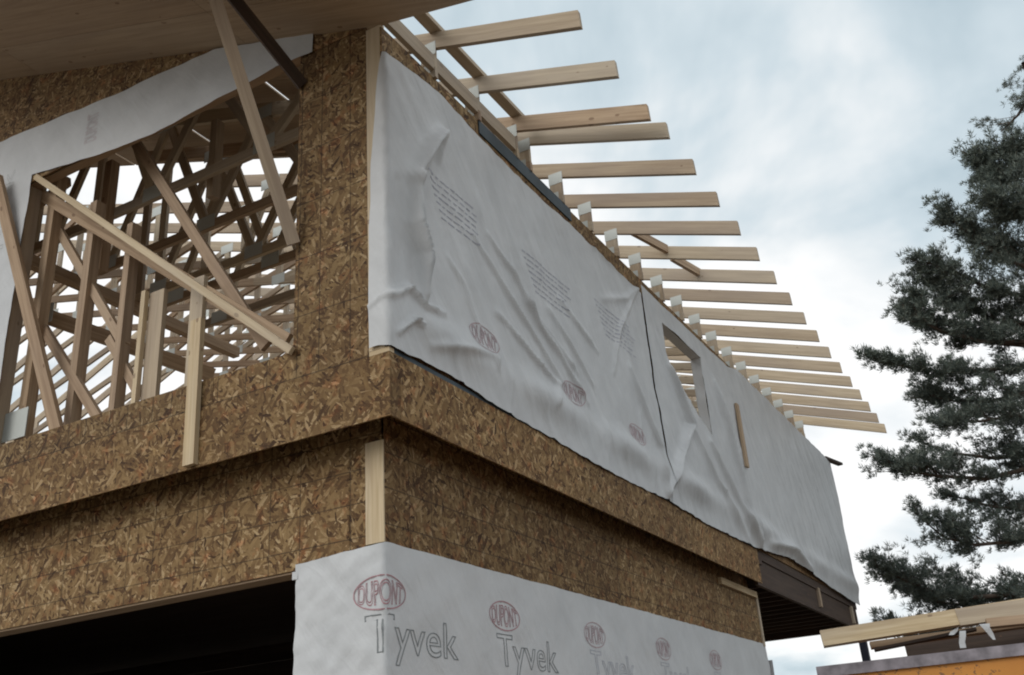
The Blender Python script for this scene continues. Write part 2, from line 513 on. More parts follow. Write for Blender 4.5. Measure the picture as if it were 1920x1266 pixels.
# lower storey
low = empty('lower_front_wall', parent=house)
Zh = 2.84
for q in tiles([(XW, Zh), (-A - 0.001, Zh), (-A - 0.001, ZB + 0.23), (XW, ZB + 0.23)], -0.48, 2.44, Zh - 0.05, 0.40 * 5, 0.004):
    panel_y(q, B, B + 0.014, OSB_LOW, low)
for q in tiles([(-0.85, 0.02), (-A - .001, 0.02), (-A - .001, Zh - 0.002), (-0.85, Zh - 0.002)], -0.85, 2.44, 0, 2.44, 0.004):
    panel_y(q, B, B + 0.014, OSB_LOW, low)
box('header', XW, -A - 0.02, B + 0.016, B + 0.15, Zh - 0.012, ZB - 0.004, WOOD_OLD, low)
box('jamb', -0.85, -0.815, B + 0.016, B + 0.15, 0, Zh - 0.016, WOOD_OLD, low)
box('corner_stud', -A - 0.125, -A + 0.002, B - 0.012, B - 0.002, 2.90, ZB - 0.03, WOOD_NEW, low)
lows = empty('lower_side_wall', parent=house)
for q in tiles([(B, ZB + 0.0), (7.40, ZB + 0.0), (7.40, ZB + 0.23), (B, ZB + 0.23)], B + 0.9, 2.44, ZB - 0.5, 1.22, 0.004):
    panel_x(q, -A - 0.014, -A, OSB_LOWS, lows)
for q in tiles([(B, 0.02), (YL, 0.02), (YL, ZB - 0.002), (B, ZB - 0.002)], B + 0.9, 2.44, 2.33, 1.22, 0.004):
    panel_x(q, -A - 0.014, -A, OSB_LOWS, lows)
box('stud_frame', -A - 0.15, -A - 0.016, B + 0.16, YL - 0.02, 0, ZB - 0.004, WOOD_OLD, lows)
box('corner_trim', -A - 0.04, -A + 0.016, YL - 0.05, YL + 0.01, 2.9, ZB - 0.06, WOOD, lows)
beam('nailed_board', (-A + 0.022, 6.30, 3.475), (-A + 0.022, 7.62, 3.475), 0.038, 0.07, WOOD_NEW, lows)
back = empty('garage_walls', parent=house)
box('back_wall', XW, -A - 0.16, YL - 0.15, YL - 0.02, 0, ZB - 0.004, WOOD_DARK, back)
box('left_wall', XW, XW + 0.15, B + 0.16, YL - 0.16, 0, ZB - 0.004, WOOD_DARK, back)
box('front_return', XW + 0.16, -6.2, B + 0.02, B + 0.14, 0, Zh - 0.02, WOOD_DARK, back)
box('garage_floor', XW + 0.2, -A - 0.2, B + 0.2, YL - 0.2, 0.0, 0.10, plain('concrete', (0.25, 0.25, 0.24), 0.9), back)

# upper side wall with a window opening
WY0, WY1, WZ0, WZ1 = 4.90, 6.08, 5.02, 5.95
up = empty('upper_side_wall', parent=house)
zs = ZT + 0.032
def side_regions():
    yield [(0.0, zs), (WY0, zs), (WY0, ZP), (0.0, ZP)]
    yield [(WY0, zs), (WY1, zs), (WY1, WZ0), (WY0, WZ0)]
    yield [(WY0, WZ1), (WY1, WZ1), (WY1, ZP), (WY0, ZP)]
    yield [(WY1, zs), (YE, zs), (YE, ZP), (WY1, ZP)]
for rg in side_regions():
    for q in tiles(rg, 0.0, 1.22, zs, 2.6, 0.004):
        panel_x(q, -0.034, -0.020, OSB_UP, up)
for nm, y0, y1, z0, z1 in (('bottom_plate', 0.05, YE, zs, zs + 0.04), ('top_plate', 0.05, YE, ZP - 0.08, ZP - 0.003), ('window_sill', WY0, WY1, WZ0 - 0.08, WZ0), ('window_header', WY0, WY1, WZ1, ZP - 0.084)):
    box(nm, -0.095, -0.036, y0, y1, z0, z1, WOOD, up)
for yy in (WY0 - 0.04, WY1):
    box('window_jamb', -0.095, -0.036, yy, yy + 0.04, zs + 0.042, ZP - 0.084, WRAP if yy > 5.5 else WOOD, up)
yy = 0.4
while yy < YE:
    if not (WY0 - 0.1 < yy < WY1 + 0.1):
        box('stud', -0.095, -0.036, yy, yy + 0.038, zs + 0.042, ZP - 0.084, WOOD, up)
    yy += 0.406
box('edge_strip', -0.018, -0.008, 1.25, 2.85, 6.18, ZP + 0.004, MEMBRANE, up)
beam('plate_end', (-0.03, YE - 0.25, ZP + 0.03), (0.10, YE + 0.45, ZP + 0.05), 0.09, 0.04, WOOD_DARK, up)

# upper front (gable) wall
gab = empty('gable_wall', parent=house)
OX0, OX1, OZ0, OZ1 = -3.62, -0.72, 4.11, 6.42
OZR = 6.30
y0, y1 = 0.008, 0.022
zf = ZT + 0.003
def gp(poly, u0=-0.15, v0=zf):
    for q in tiles(poly, u0, 1.22, v0, 2.44, 0.004):
        panel_y(q, y0, y1, OSB_UP, gab)
def seg(xa, xb, z0, off=0.0):
    return [(xa, z0), (xb, z0), (xb, roof(xb) - 0.003 - off), (xa, roof(xa) - 0.003 - off)]
gp(seg(OX1, -0.15, zf))
gp(seg(OX0, OX1, OZ1))
gp([(OX0, zf), (OX1, zf), (OX1, OZ0), (OX0, OZ0)])
gp(seg(XR, OX0, zf)); gp(seg(XW, XR, zf))
box('corner_board', -0.147, -0.022, 0.003, 0.035, zs, 6.325, WOOD_NEW, gab)
box('sill_plate', OX0, OX1, 0.036, 0.15, OZ0 - 0.045, OZ0 - 0.004, WOOD, gab)
box('header', OX0 - .1, OX1 + .1, 0.036, 0.12, OZ1 + 0.002, OZ1 + 0.09, WOOD_OLD, gab)
box('jamb', OX0 - 0.04, OX0, 0.036, 0.15, OZ0, OZ1, WOOD, gab)
box('jamb', OX1, OX1 + 0.04, 0.036, 0.15, OZ0, OZ1, WOOD, gab)

# framing seen through the gable opening
fr = empty('gable_framing', parent=house)
def stud(px0, px1, y, wid, mat=WOOD, dep=0.089, name='stud'):
    p, q = P(*px0, 1, y), P(*px1, 1, y)
    x = (p.x + q.x) / 2
    return box(name, x - wid / 2, x + wid / 2, y, y + dep, q.z - 0.35, p.z, mat, fr)
def brace(px0, px1, ya, yb, wid, thick=0.038, mat=WOOD, name='brace', parent=fr):
    return beam(name, P(*px0, 1, ya), P(*px1, 1, yb), wid, thick, mat, parent, up=(0, -1, 0.0))
stud((97, 330), (50, 760), 0.16, 0.085, WOOD_OLD)
stud((170, 380), (140, 720), 0.20, 0.075, WOOD_OLD)
stud((240, 420), (216, 730), 0.20, 0.06, WOOD_OLD)
stud((295, 545), (277, 745), 0.13, 0.140, WOOD, 0.038, 'post')
box('post_edge', P(282, 650, 1, 0.128).x - 0.10, P(282, 650, 1, 0.128).x - 0.06, 0.09, 0.128, 3.95, 5.02, WOOD_NEW, fr)
stud((370, 520), (360, 700), 0.15, 0.12, WOOD, 0.038, 'post')
stud((207, 300), (185, 440), 0.55, 0.08, WOOD_OLD)
stud((400, 225), (398, 300), 0.75, 0.07, WOOD)
brace((72, 362), (540, 640), 0.17, 0.20, 0.10, mat=WOOD_OLD)
brace((243, 250), (500, 650), 0.36, 0.30, 0.085, mat=WOOD_OLD)
brace((111, 432), (235, 650), 0.26, 0.26, 0.07, mat=WOOD_OLD)
brace((80, 612), (188, 790), 0.24, 0.20, 0.075, mat=WOOD_OLD)
brace((205, 635), (262, 740), 0.30, 0.26, 0.07, mat=WOOD_OLD)
brace((78, 590), (400, 705), 0.45, 1.6, 0.13, mat=WOOD_OLD)
brace((60, 392), (130, 340), 0.40, 0.40, 0.09, mat=WOOD_OLD)
g = P(86, 592, 1, 0.44); box('connector_plate', g.x - .12, g.x + .10, 0.425, 0.432, g.z - .08, g.z + .09, PLATE, fr)
g = P(30, 800, 1, 0.12); box('connector_plate', g.x - .14, g.x + .12, 0.115, 0.122, g.z - .1, g.z + .13, PLATE, fr)

# Y-direction lumber at the front eave corner
eave = empty('eave_framing', parent=house)
box('blocking', -0.045, -0.005, -0.02, 1.845, 6.365, 6.495, WOOD, eave)
beam('lookout', (0.015, -0.4, 6.722), (0.015, 1.95, 6.722), 0.09, 0.038, WOOD, eave)
for yb, xa, xb in ((4.35, 0.10, 0.30), (5.05, 0.28, 0.45)):
    beam('tail_block', (xa, yb - 0.33, 6.66 - .345 * xa), (xb, yb + 0.18, 6.66 - .345 * xb), 0.04, 0.09, WOOD_OLD, eave)

# front roof overhang and the part of the deck already laid
sof = empty('overhang_soffit', parent=house)
def roofq(x0, x1, y0, y1, dz):
    return [(x0, y0, roof(x0) + dz), (x1, y0, roof(x1) + dz), (x1, y1, roof(x1) + dz), (x0, y1, roof(x0) + dz)]
xe = 1.2
x = xe
while x > XR + 0.02:
    xn = max(x - 2.44, XR)
    slab('panel', roofq(xn + .004, x, -1.60, -0.395, 0), 0.014, OSB_DECK, sof)
    ya = -0.002 if x < 1.0 else -0.10
    q = roofq(xn + .004, x, -0.391, 0.03, 0)
    if x == xe:
        q = [(xn + .004, -0.391, roof(xn + .004)), (x, -0.391, roof(x)), (x, -0.165, roof(x)), (0.02, 0.002, roof(0.02)), (-0.05, 0.03, roof(-0.05)), (xn + .004, 0.03, roof(xn + .004))]
        nn = len(q)
        v = q + [(a_, b_, c_ + 0.014) for a_, b_, c_ in q]
        mesh_obj('panel', v, [tuple(range(nn))[::-1], tuple(range(nn, 2 * nn))] + [(i, (i + 1) % nn, (i + 1) % nn + nn, i + nn) for i in range(nn)], OSB_DECK, sof)
    else:
        slab('panel', q, 0.014, OSB_DECK, sof)
    x = xn
deck = empty('roof_deck', parent=house)
x = xe
while x > XR + 0.02:
    xn = max(x - 1.22, XR)
    slab('panel', roofq(xn + .005, x, -1.6, -0.2, 0.405), 0.014, OSB_DECK, deck)
    x = xn
x = -0.42
while x > XR + 0.02:
    xn = max(x - 1.60, XR)
    for ya, yb in ((-0.195, 1.0), (1.005, 2.32)):
        slab('panel', roofq(xn + .035, x, ya, yb, 0.405), 0.014, OSB_DECK, deck)
    x = xn
beam('barge_board', (xe, -1.62, roof(xe) + 0.2), (XR, -1.62, roof(XR) + 0.2), 0.03, 0.40, WOOD, deck, up=(0, 0, 1))
beam('inner_beam', (-4.42, 0.05, 6.24), (-4.42, 3.3, 6.24), 0.09, 0.11, WOOD_OLD, deck)

# ------------------------------------------------------------------ roof trusses
ORD = ['first', 'second', 'third', 'fourth', 'fifth', 'sixth', 'seventh', 'eighth', 'ninth', 'tenth', 'eleventh', 'twelfth', 'thirteenth', 'fourteenth', 'fifteenth', 'sixteenth', 'seventeenth', 'eighteenth', 'nineteenth']
TY = [0.65, 1.26, 1.87, 2.10] + [2.71 + 0.6105 * k for k in range(15)]
TH = 0.038
def rel(pts): return [(p[0], p[1] - ZP) for p in pts]
def stick(name, x0, z0, x1, z1, wd, mat, par, y=0.0):
    a = Vector((x1 - x0, z1 - z0)).normalized()
    n = Vector((-a.y, a.x)) * wd / 2
    pts = [(x0 - n.x, z0 - n.y), (x1 - n.x, z1 - n.y), (x1 + n.x, z1 + n.y), (x0 + n.x, z0 + n.y)]
    return prism_xz(name, rel(pts), y - TH / 2, y + TH / 2, mat, par, axis=(a.x, a.y))
def gang(x, z, wx, wz, par, name='connector_plate'):
    pts = rel([(x - wx / 2, z - wz / 2), (x + wx / 2, z - wz / 2), (x + wx / 2, z + wz / 2), (x - wx / 2, z + wz / 2)])
    prism_xz(name, pts, -TH / 2 - 0.003, -TH / 2 - 0.0005, PLATE, par)
def tail_chord(par, tip, ztip, zw, xl, mat, dh=0.145):
    m = (zw - ztip) / tip
    zb = lambda x: zw - m * x
    pts = [(tip, zb(tip)), (tip - 0.006, zb(tip) + dh), (xl, zb(xl) + dh), (xl, zb(xl))]
    prism_xz('top_chord', rel(pts), -TH / 2, TH / 2, mat, par, axis=(1, -m))
    return zb
def heel(par, zb):
    stick('heel_web', -0.062, ZP + 0.09, -0.062, zb(-0.06) + 0.01, 0.115, WOOD, par)
    gang(-0.055, zb(-0.05) - 0.015, 0.135, 0.115, par)
    gang(-0.09, ZP + 0.085, 0.10, 0.07, par)
def mono(y, idx, dark=False):
    t = empty('roof_truss', (0, y, ZP))
    zb = tail_chord(t, 1.15 if idx < 3 else 1.21, 6.19 if idx < 3 else 6.134, 6.56, -4.45, WOOD_OLD if dark else WOOD)
    heel(t, zb)
    prism_xz('bottom_chord', rel([(0, ZP), (0, ZP + 0.089), (-4.45, ZP + 0.089), (-4.45, ZP)]), -TH / 2, TH / 2, WOOD_OLD if idx % 2 else WOOD, t, axis=(1, 0))
    zc = ZP + 0.045
    top = [-1.0, -2.25, -3.45]
    bot = [-0.12, -1.62, -2.85, -4.1]
    seqx = [bot[0]]
    for k in range(3):
        stick('web', bot[k], zc, top[k], zb(top[k]) + 0.05, 0.085, WOOD, t, 0.0)
        stick('web', top[k], zb(top[k]) + 0.05, bot[k + 1], zc, 0.085, WOOD, t, 0.0)
        gang(top[k], zb(top[k]) + 0.03, 0.26, 0.13, t)
        gang(bot[k + 1], zc + 0.03, 0.22, 0.13, t)
    stick('end_web', -4.38, ZP + 0.09, -4.38, zb(-4.38), 0.089, WOOD, t)
    return t
def scissor(y):
    t = empty('roof_truss', (0, y, ZP))
    zb = tail_chord(t, 1.21, 6.134, 6.555, XR, WOOD)
    heel(t, zb)
    zr = zb(XR)
    lf = lambda x: zr + 0.42 * (x - XR)
    prism_xz('top_chord', rel([(XR, zr), (XR, zr + 0.145), (XW - 0.6, lf(XW - 0.6) + 0.145), (XW - 0.6, lf(XW - 0.6))]), -TH / 2, TH / 2, WOOD, t, axis=(1, .42))
    bt = lambda x: ZP + 0.02 - 0.24 * x if x > XR else ZP + 0.02 - 0.24 * XR + 0.29 * (x - XR)
    prism_xz('bottom_chord', rel([(0, ZP), (0, ZP + 0.10), (-4.8, bt(-4.8) + 0.10), (-4.8, bt(-4.8))]), -TH / 2, TH / 2, WOOD, t, axis=(1, -.24))
    prism_xz('bottom_chord', rel([(-4.8, bt(-4.8)), (-4.8, bt(-4.8) + 0.1), (XR, bt(XR) + 0.10), (XR, bt(XR))]), -TH / 2, TH / 2, WOOD_OLD, t, axis=(1, -.24))
    prism_xz('bottom_chord', rel([(XR, bt(XR)), (XR, bt(XR) + 0.1), (XW, bt(XW) + 0.10), (XW, bt(XW))]), -TH / 2, TH / 2, WOOD, t, axis=(1, .29))
    nodes = [-1.4, -2.9, -4.4, -5.9, -7.4, -8.9]
    for k, xx in enumerate(nodes):
        stick('web', xx, bt(xx) + 0.05, xx, zb(xx) + 0.03, 0.085, WOOD, t)
        gang(xx, zb(xx) + 0.03, 0.22, 0.13, t)
        gang(xx, bt(xx) + 0.06, 0.20, 0.13, t)
        if k:
            stick('web', nodes[k - 1], zb(nodes[k - 1]) + 0.03, xx, bt(xx) + 0.05, 0.085, WOOD_OLD if k % 2 else WOOD, t)
    stick('web', XR, bt(XR), XR, zr + 0.05, 0.089, WOOD, t)
    gang(XR, zr + 0.04, 0.35, 0.22, t)
    gang(XR, bt(XR) + 0.05, 0.30, 0.2, t)
    for xx in (-13.0,):
        stick('web', xx, bt(xx) + 0.05, xx, lf(xx) + 0.05, 0.085, WOOD, t)
    return t
def copy_tree(o, parent=None):
    c = o.copy()
    col.objects.link(c)
    c.parent = parent
    for ch in [k for k in bpy.data.objects if k.parent == o]:
        copy_tree(ch, c)
    return c
proto = None
for i, y in enumerate(TY):
    if i < 5:
        t = mono(y, i, dark=(i == 2))
    elif proto is None:
        t = proto = scissor(y)
    else:
        t = copy_tree(proto)
        t.location = (0, y, ZP)
    desc = {0: 'pale pine roof truss with thick exposed tail, first beside the plywood overhang',
            2: 'darker weathered roof truss with tail end doubled up against its pale neighbour, third from overhang',
            3: 'pale roof truss doubled up behind the weathered one, fourth from the overhang',
            18: 'last pine roof truss of the row, tail farthest from the overhang'}
    tag(t, desc.get(i, 'pine roof truss with exposed tail, %s in the row counted from the overhang' % ORD[i]), 'roof truss', 'roof trusses along the eave')

# left wall carrying the trusses
lw = box('upper_left_wall', XW, XW + 0.14, 0.05, YE, ZT, 6.62, WOOD_OLD, house)

# ------------------------------------------------------------------ loose boards and props in front of the wall
def loose(name, p0, p1, wid, th, mat, label, cat, up=(0, -1, 0)):
    p0, p1 = Vector(p0), Vector(p1)
    o = beam(name, p0, p1, wid, th, mat, None, up, org=p0)
    o.location = p0
    return tag(o, label, cat)
a_ = P(68, 332, 1, -0.035); b_ = P(547, 658, 1, -0.035)
loose('diagonal_board', a_, b_, 0.050, 0.030, WOOD_NEW, 'long pale board nailed diagonally across the gable opening', 'board')
s0 = ray(385, -60); tt = (6.31 - 0.345 * CAM.x - CAM.z) / (s0.z + 0.345 * s0.x)
loose('overhang_prop', CAM + s0 * tt, P(551, 458, 1, -0.03), 0.085, 0.038, WOOD, 'pale prop slanting from the overhang down to the gable wall edge', 'prop', up=(0.6, -1, 0))
s0 = ray(425, -20); tt = (6.31 - 0.345 * CAM.x - CAM.z) / (s0.z + 0.345 * s0.x)
loose('overhang_prop', CAM + s0 * tt, P(568, 160, 1, 0.0), 0.08, 0.038, WOOD_DARK, 'short dark prop between the overhang and the top of the gable wall', 'prop', up=(0.3, -1, 0.3))
loose('leaning_stud', P(-6, 335, 1, -0.10), P(108, 812, 1, 0.10), 0.105, 0.038, WOOD_OLD, 'brown stud leaning into the left side of the gable opening', 'stud')
loose('vertical_board', P(371, 600, 1, -0.02), P(356, 873, 1, -0.02), 0.092, 0.038, WOOD_NEW, 'short pale upright board nailed over the strand board floor band', 'board')
a_ = P(1381, 758, 0, 0.05); b_ = P(1401, 876, 0, 0.05)
loose('batten', a_, b_, 0.10, 0.03, WOOD_OLD, 'brown batten holding the white wrap beyond the window opening', 'batten', up=(1, 0, 0))

# ------------------------------------------------------------------ house wrap
def poly_fn(pts):
    pts = sorted(pts)
    def f(s):
        if s <= pts[0][0]: return pts[0][1]
        for (a, b), (c, d) in zip(pts, pts[1:]):
            if s <= c:
                return b + (d - b) * (s - a) / (c - a) if c > a else d
        return pts[-1][1]
    return f
def sp(u, v, x=0.02):
    p = P(u, v, 0, x)
    return (p.y, p.z)
# fold lines traced on the wall plane: points, width, height
FOLDS = []
def fold(px, wd, hh):
    FOLDS.append(([sp(*q) for q in px], wd, hh))
fold([(887, 437), (973, 587), (1057, 720)], 0.028, 0.020)
fold([(915, 440), (960, 510), (1007, 607), (1050, 667), (1103, 757)], 0.030, 0.024)
fold([(985, 565), (1083, 700)], 0.03, 0.020)
fold([(1030, 580), (1113, 720)], 0.03, 0.018)
fold([(840, 483), (870, 533), (900, 620)], 0.03, 0.014)
fold([(933, 587), (1023, 700), (1047, 720)], 0.025, 0.022)
fold([(1050, 560), (1120, 660)], 0.03, 0.016)
fold([(1113, 460), (1193, 533)], 0.04, 0.020)
fold([(1197, 535), (1160, 620), (1150, 700)], 0.03, 0.016)
fold([(1197, 535), (1175, 560), (1130, 560)], 0.04, 0.014)
fold([(775, 335), (772, 420), (788, 480), (793, 555)], 0.040, 0.070)
fold([(826, 250), (800, 275), (770, 335)], 0.05, 0.065)
fold([(825, 255), (822, 300)], 0.03, 0.025)
fold([(745, 335), (750, 420), (745, 530)], 0.035, -0.02)
fold([(735, 555), (765, 540), (790, 575), (830, 590)], 0.02, 0.030)
fold([(745, 625), (770, 600), (786, 612)], 0.015, 0.030)
fold([(700, 552), (740, 548)], 0.012, 0.010)
fold([(805, 650), (860, 655), (925, 668)], 0.03, 0.018)
fold([(925, 668), (930, 690)], 0.03, 0.02)
fold([(1047, 720), (1035, 760)], 0.03, 0.022)
fold([(1180, 690), (1235, 840), (1250, 930)], 0.05, 0.03)
fold([(1255, 690), (1290, 800), (1250, 925)], 0.05, 0.05)
fold([(1340, 720), (1350, 760), (1375, 850), (1420, 1015)], 0.07, 0.045)
fold([(1330, 830), (1390, 960), (1425, 1025)], 0.06, 0.04)
fold([(1290, 790), (1340, 900), (1400, 1010)], 0.07, 0.03)
fold([(1440, 1020), (1480, 1030), (1520, 1070)], 0.07, 0.05)
rs = random.Random(3)
for k in range(80):
    y = rs.uniform(0.3, 12.5); z = rs.uniform(4.1, 6.0); ln = rs.uniform(0.2, 0.7)
    FOLDS.append(([(y, z), (y + ln * rs.uniform(-.3, .8), z - ln)], rs.uniform(0.012, 0.045), rs.uniform(0.002, 0.008)))
FB = []
for pts, wd, hh in FOLDS:
    ys = [p[0] for p in pts]; zs_ = [p[1] for p in pts]
    FB.append((pts, wd, hh, min(ys) - 4 * wd, max(ys) + 4 * wd, min(zs_) - 4 * wd, max(zs_) + 4 * wd))
bot1 = poly_fn([(-0.14, 3.965), (-0.06, 3.965), (0.0, 3.95)] + [sp(*q) for q in ((745, 655), (790, 675), (850, 705), (930, 760), (1030, 817), (1130, 877), (1254, 938))])
def hup(s, z):
    h = 0.016
    for pts, wd, hh, ya, yb, za, zb in FB:
        if ya < s < yb and za < z < zb:
            best = 9; tb = 0
            n = len(pts) - 1
            for i in range(n):
                (a, b), (c, d) = pts[i], pts[i + 1]
                dx, dz = c - a, d - b
                t = max(0, min(1, ((s - a) * dx + (z - b) * dz) / (dx * dx + dz * dz + 1e-9)))
                dd = math.hypot(s - a - t * dx, z - b - t * dz)
                if dd < best: best, tb = dd, (i + t) / n
            h += 1.9 * hh * (0.55 * math.exp(-(best / wd) ** 2) + 0.45 * math.exp(-1.7 * best / wd)) * (math.sin(math.pi * min(1, max(0, 0.12 + 0.76 * tb))) ** 0.7)
    # baggy lower edge
    if s > -0.05:
        zb0 = z - 3.93
        h += 0.085 * math.exp(-((zb0 - 0.27) / 0.12) ** 2) * min(1, max(0, (s + 0.05) / 0.3)) * (0.55 + 0.9 * max(-0.5, noise.noise(Vector((s * 1.1, 4.2, 0)))))
    h += 0.012 * (0.3 - abs(noise.noise(Vector(((s + .8 * z) * 4.2, (s - z) * 0.7, 1.0))))) + 0.002 * (0.3 - abs(noise.noise(Vector(((s + .7 * z) * 11, (s - z) * 1.6, 4.0)))))
    h += 0.014 * noise.noise(Vector((s * 1.6, z * 1.3, 0.3))) + 0.006 * noise.noise(Vector((s * 5 + z * 2, z * 3, 5.1))) + 0.0022 * noise.noise(Vector((s * 17, z * 14, 2.2)))
    return max(0.004, h)
def corner_map(x0, y0):
    def f(s, z, h):
        t = max(0.0, min(1.0, (s + 0.03) / 0.06))
        a = t * t * (3 - 2 * t)
        n = Vector((a, -(1 - a), 0)).normalized()
        base = Vector((x0, y0 + s, z)) if s >= 0 else Vector((x0 + s, y0, z))
        return base + n * h
    return f
MU = corner_map(0.0, 0.0)
def sheet(name, smin, smax, zmin, zmax, mapf, hf, ds, dz, parent=None, mat=WRAP):
    """curtain of cloth: smin/smax functions of t along the height, zmin/zmax functions of s"""
    s_lo, s_hi = min(smin(k / 10) for k in range(11)), max(smax(k / 10) for k in range(11))
    ns = max(2, int((s_hi - s_lo) / ds)); nz = max(2, int(2.3 / dz)) if zmax(s_lo) - zmin(s_lo) > 1 else max(2, int((zmax((s_lo + s_hi) / 2) - zmin((s_lo + s_hi) / 2)) / dz))
    v, f, uvs = [], [], []
    for j in range(nz + 1):
        t = j / nz
        for i in range(ns + 1):
            s = smin(t) + (smax(t) - smin(t)) * i / ns
            z = zmin(s) + (zmax(s) - zmin(s)) * t
            v.append(mapf(s, z, hf(s, z)))
    for j in range(nz):
        for i in range(ns):
            k = j * (ns + 1) + i
            f.append((k, k + 1, k + ns + 2, k + ns + 1))
    return mesh_obj(name, v, f, mat, parent, smooth=True)
K = lambda c: (lambda t: c)
top1 = poly_fn([(-0.15, 6.14)] + [sp(*q) for q in ((725, 90), (823, 167), (890, 243), (967, 321), (1047, 396), (1197, 541))] + [(5, 6.10)])
sleft = poly_fn([(0, -0.128), (0.35, -0.125), (0.6, -0.10), (0.85, -0.05), (1.0, -0.012)])
sright = poly_fn([(0, 4.47), (0.25, 4.455), (0.3, 4.44), (0.55, 4.40), (0.7, 4.395), (1.0, 4.36)])
jag = lambda s, k: 0.010 * noise.noise(Vector((s * 9, k, 0)))
w1 = sheet('house_wrap', sleft, lambda t: sright(t) + 0.006 * noise.noise(Vector((t * 14, 0, 1))), lambda s: bot1(s) + jag(s, 1), lambda s: top1(s) - 0.03 + 0.5 * jag(s, 7), MU, hup, 0.019, 0.019)
tag(w1, 'baggy white wrap sheet with folds round the corner of the upper side wall', 'house wrap')

w2 = empty('house_wrap')
tag(w2, 'white wrap sheet with a cut window opening, farther along the upper side wall', 'house wrap')
bot2 = poly_fn([sp(*q) for q in ((1250, 936), (1330, 985), (1420, 1028), (1445, 1036), (1480, 1046), (1520, 1074), (1560, 1102), (1607, 1133))])
top2 = poly_fn([(4.3, 6.17), (5.2, 6.17), (7.2, 6.20), (7.6, 6.30), (YE + 0.1, 6.30)])
sill = poly_fn([(WY0, 5.60), (5.02, 5.40), (5.2, 5.31), (5.45, 5.21), (5.88, 5.06), (WY1, 5.01)])
wleft = poly_fn([(0, 4.44), (0.25, 4.475), (0.3, 4.47), (0.55, 4.425), (0.7, 4.425), (1.0, 4.37)])
def h2(s, z):
    h = hup(s, z) + 0.006
    return h
sheet('wrap_piece', lambda t: wleft(t), K(WY0), lambda s: bot2(s) + jag(s, 3), top2, MU, h2, 0.02, 0.02, w2)
sheet('wrap_piece', K(WY0), K(WY1), lambda s: bot2(s) + jag(s, 3), sill, MU, h2, 0.02, 0.024, w2)
sheet('wrap_piece', K(WY0), K(WY1), K(5.945), top2, MU, h2, 0.02, 0.02, w2)
sheet('wrap_piece', K(WY1), lambda t: YE + 0.02 + 0.02 * noise.noise(Vector((t * 6, 1, 0))), lambda s: bot2(s) + jag(s, 3), top2, MU, h2, 0.03, 0.022, w2)
# wrap folded round the window head and jamb, and a fold over the far corner
sheet('window_fold', K(WY0), K(WY1), K(0.0), K(0.11), lambda s, z, h: Vector((0.02 - z, s, 5.945 - 0.004)), lambda s, z: 0, 0.1, 0.03, w2)
sheet('window_fold', K(5.0), K(5.945), K(0.0), K(0.10), lambda s, z, h: Vector((0.02 - z, WY1 - 0.006 - 0.02 * noise.noise(Vector((s * 4, z * 9, 0))), s)), lambda s, z: 0, 0.05, 0.03, w2)

# lower wrap round the lower corner
def hlow(s, z):
    h = 0.010
    for k, (fx, fz, am) in enumerate(((2.2, 1.7, 0.012), (6.5, 4.0, 0.006), (15, 11, 0.0028))):
        h += am * noise.noise(Vector((s * fx + z * 0.8 * fx, z * fz, k * 3.3)))
    if s < 0:
        h += 0.011 * (noise.noise(Vector((s * 7 + z * 4, z * 13 - s * 5, 8.0)))) + 0.014 * abs(noise.noise(Vector((s * 14 - z * 12, z * 9, 2))))
    else:
        # slack diagonal pleats near the top
        h += 0.006 * math.sin((z * 1.0 - s * 0.55) * 22 + 2 * noise.noise(Vector((s, z, 0)))) * max(0, noise.noise(Vector((s * 0.9, z * 0.9, 6))))
    return max(0.004, h)
ML = corner_map(-A, B)
topL = poly_fn([(-0.62, Zh + 0.028), (0, 2.898), (8, 2.93)])
w3 = sheet('house_wrap', K(-0.63), K(YL - B + 0.02), K(0.03), lambda s: topL(s) + 0.4 * jag(s, 12), ML, hlow, 0.03, 0.024)
tag(w3, 'white printed wrap round the corner of the lower storey beside the dark garage opening', 'house wrap')
box('tape_patch', -0.885, -0.845, B - 0.012, B + 0.03, Zh - 0.055, Zh - 0.01, WRAP, w3)
wb = sheet('wrap_end', K(0.0), K(0.5), K(0.4), K(2.75), lambda s, z, h: Vector((-A + 0.05 - s, YL + 0.03 + h, z)), lambda s, z: 0.03 * noise.noise(Vector((s * 3, z * 2, 0))) + 0.02, 0.05, 0.05, w3)

# gable strip
stop = poly_fn([(p.x, p.z) for p in (P(u, v, 1, 0) for u, v in ((590, 60), (400, 95), (270, 152), (220, 178), (150, 205), (0, 267)))] + [(-4.9, 7.35)])
sbot = poly_fn([(p.x, p.z) for p in (P(u, v, 1, 0) for u, v in ((585, 100), (520, 125), (440, 170), (290, 250), (190, 290), (60, 328)))])
MG = lambda s, z, h: Vector((s, 0.006 - h, z))
hg = lambda s, z: max(0.004, 0.012 + 0.014 * noise.noise(Vector((s * 2.3, z * 2, 9))) + 0.006 * noise.noise(Vector((s * 7, z * 7, 4))))
w4 = empty('house_wrap')
tag(w4, 'grey-white wrap strip along the head and left side of the gable opening', 'house wrap')
sheet('wrap_piece', K(-3.563), K(-0.60), sbot, stop, MG, hg, 0.03, 0.03, w4)
sheet('wrap_piece', K(-5.2), K(-3.563), K(4.0), stop, MG, hg, 0.04, 0.04, w4)

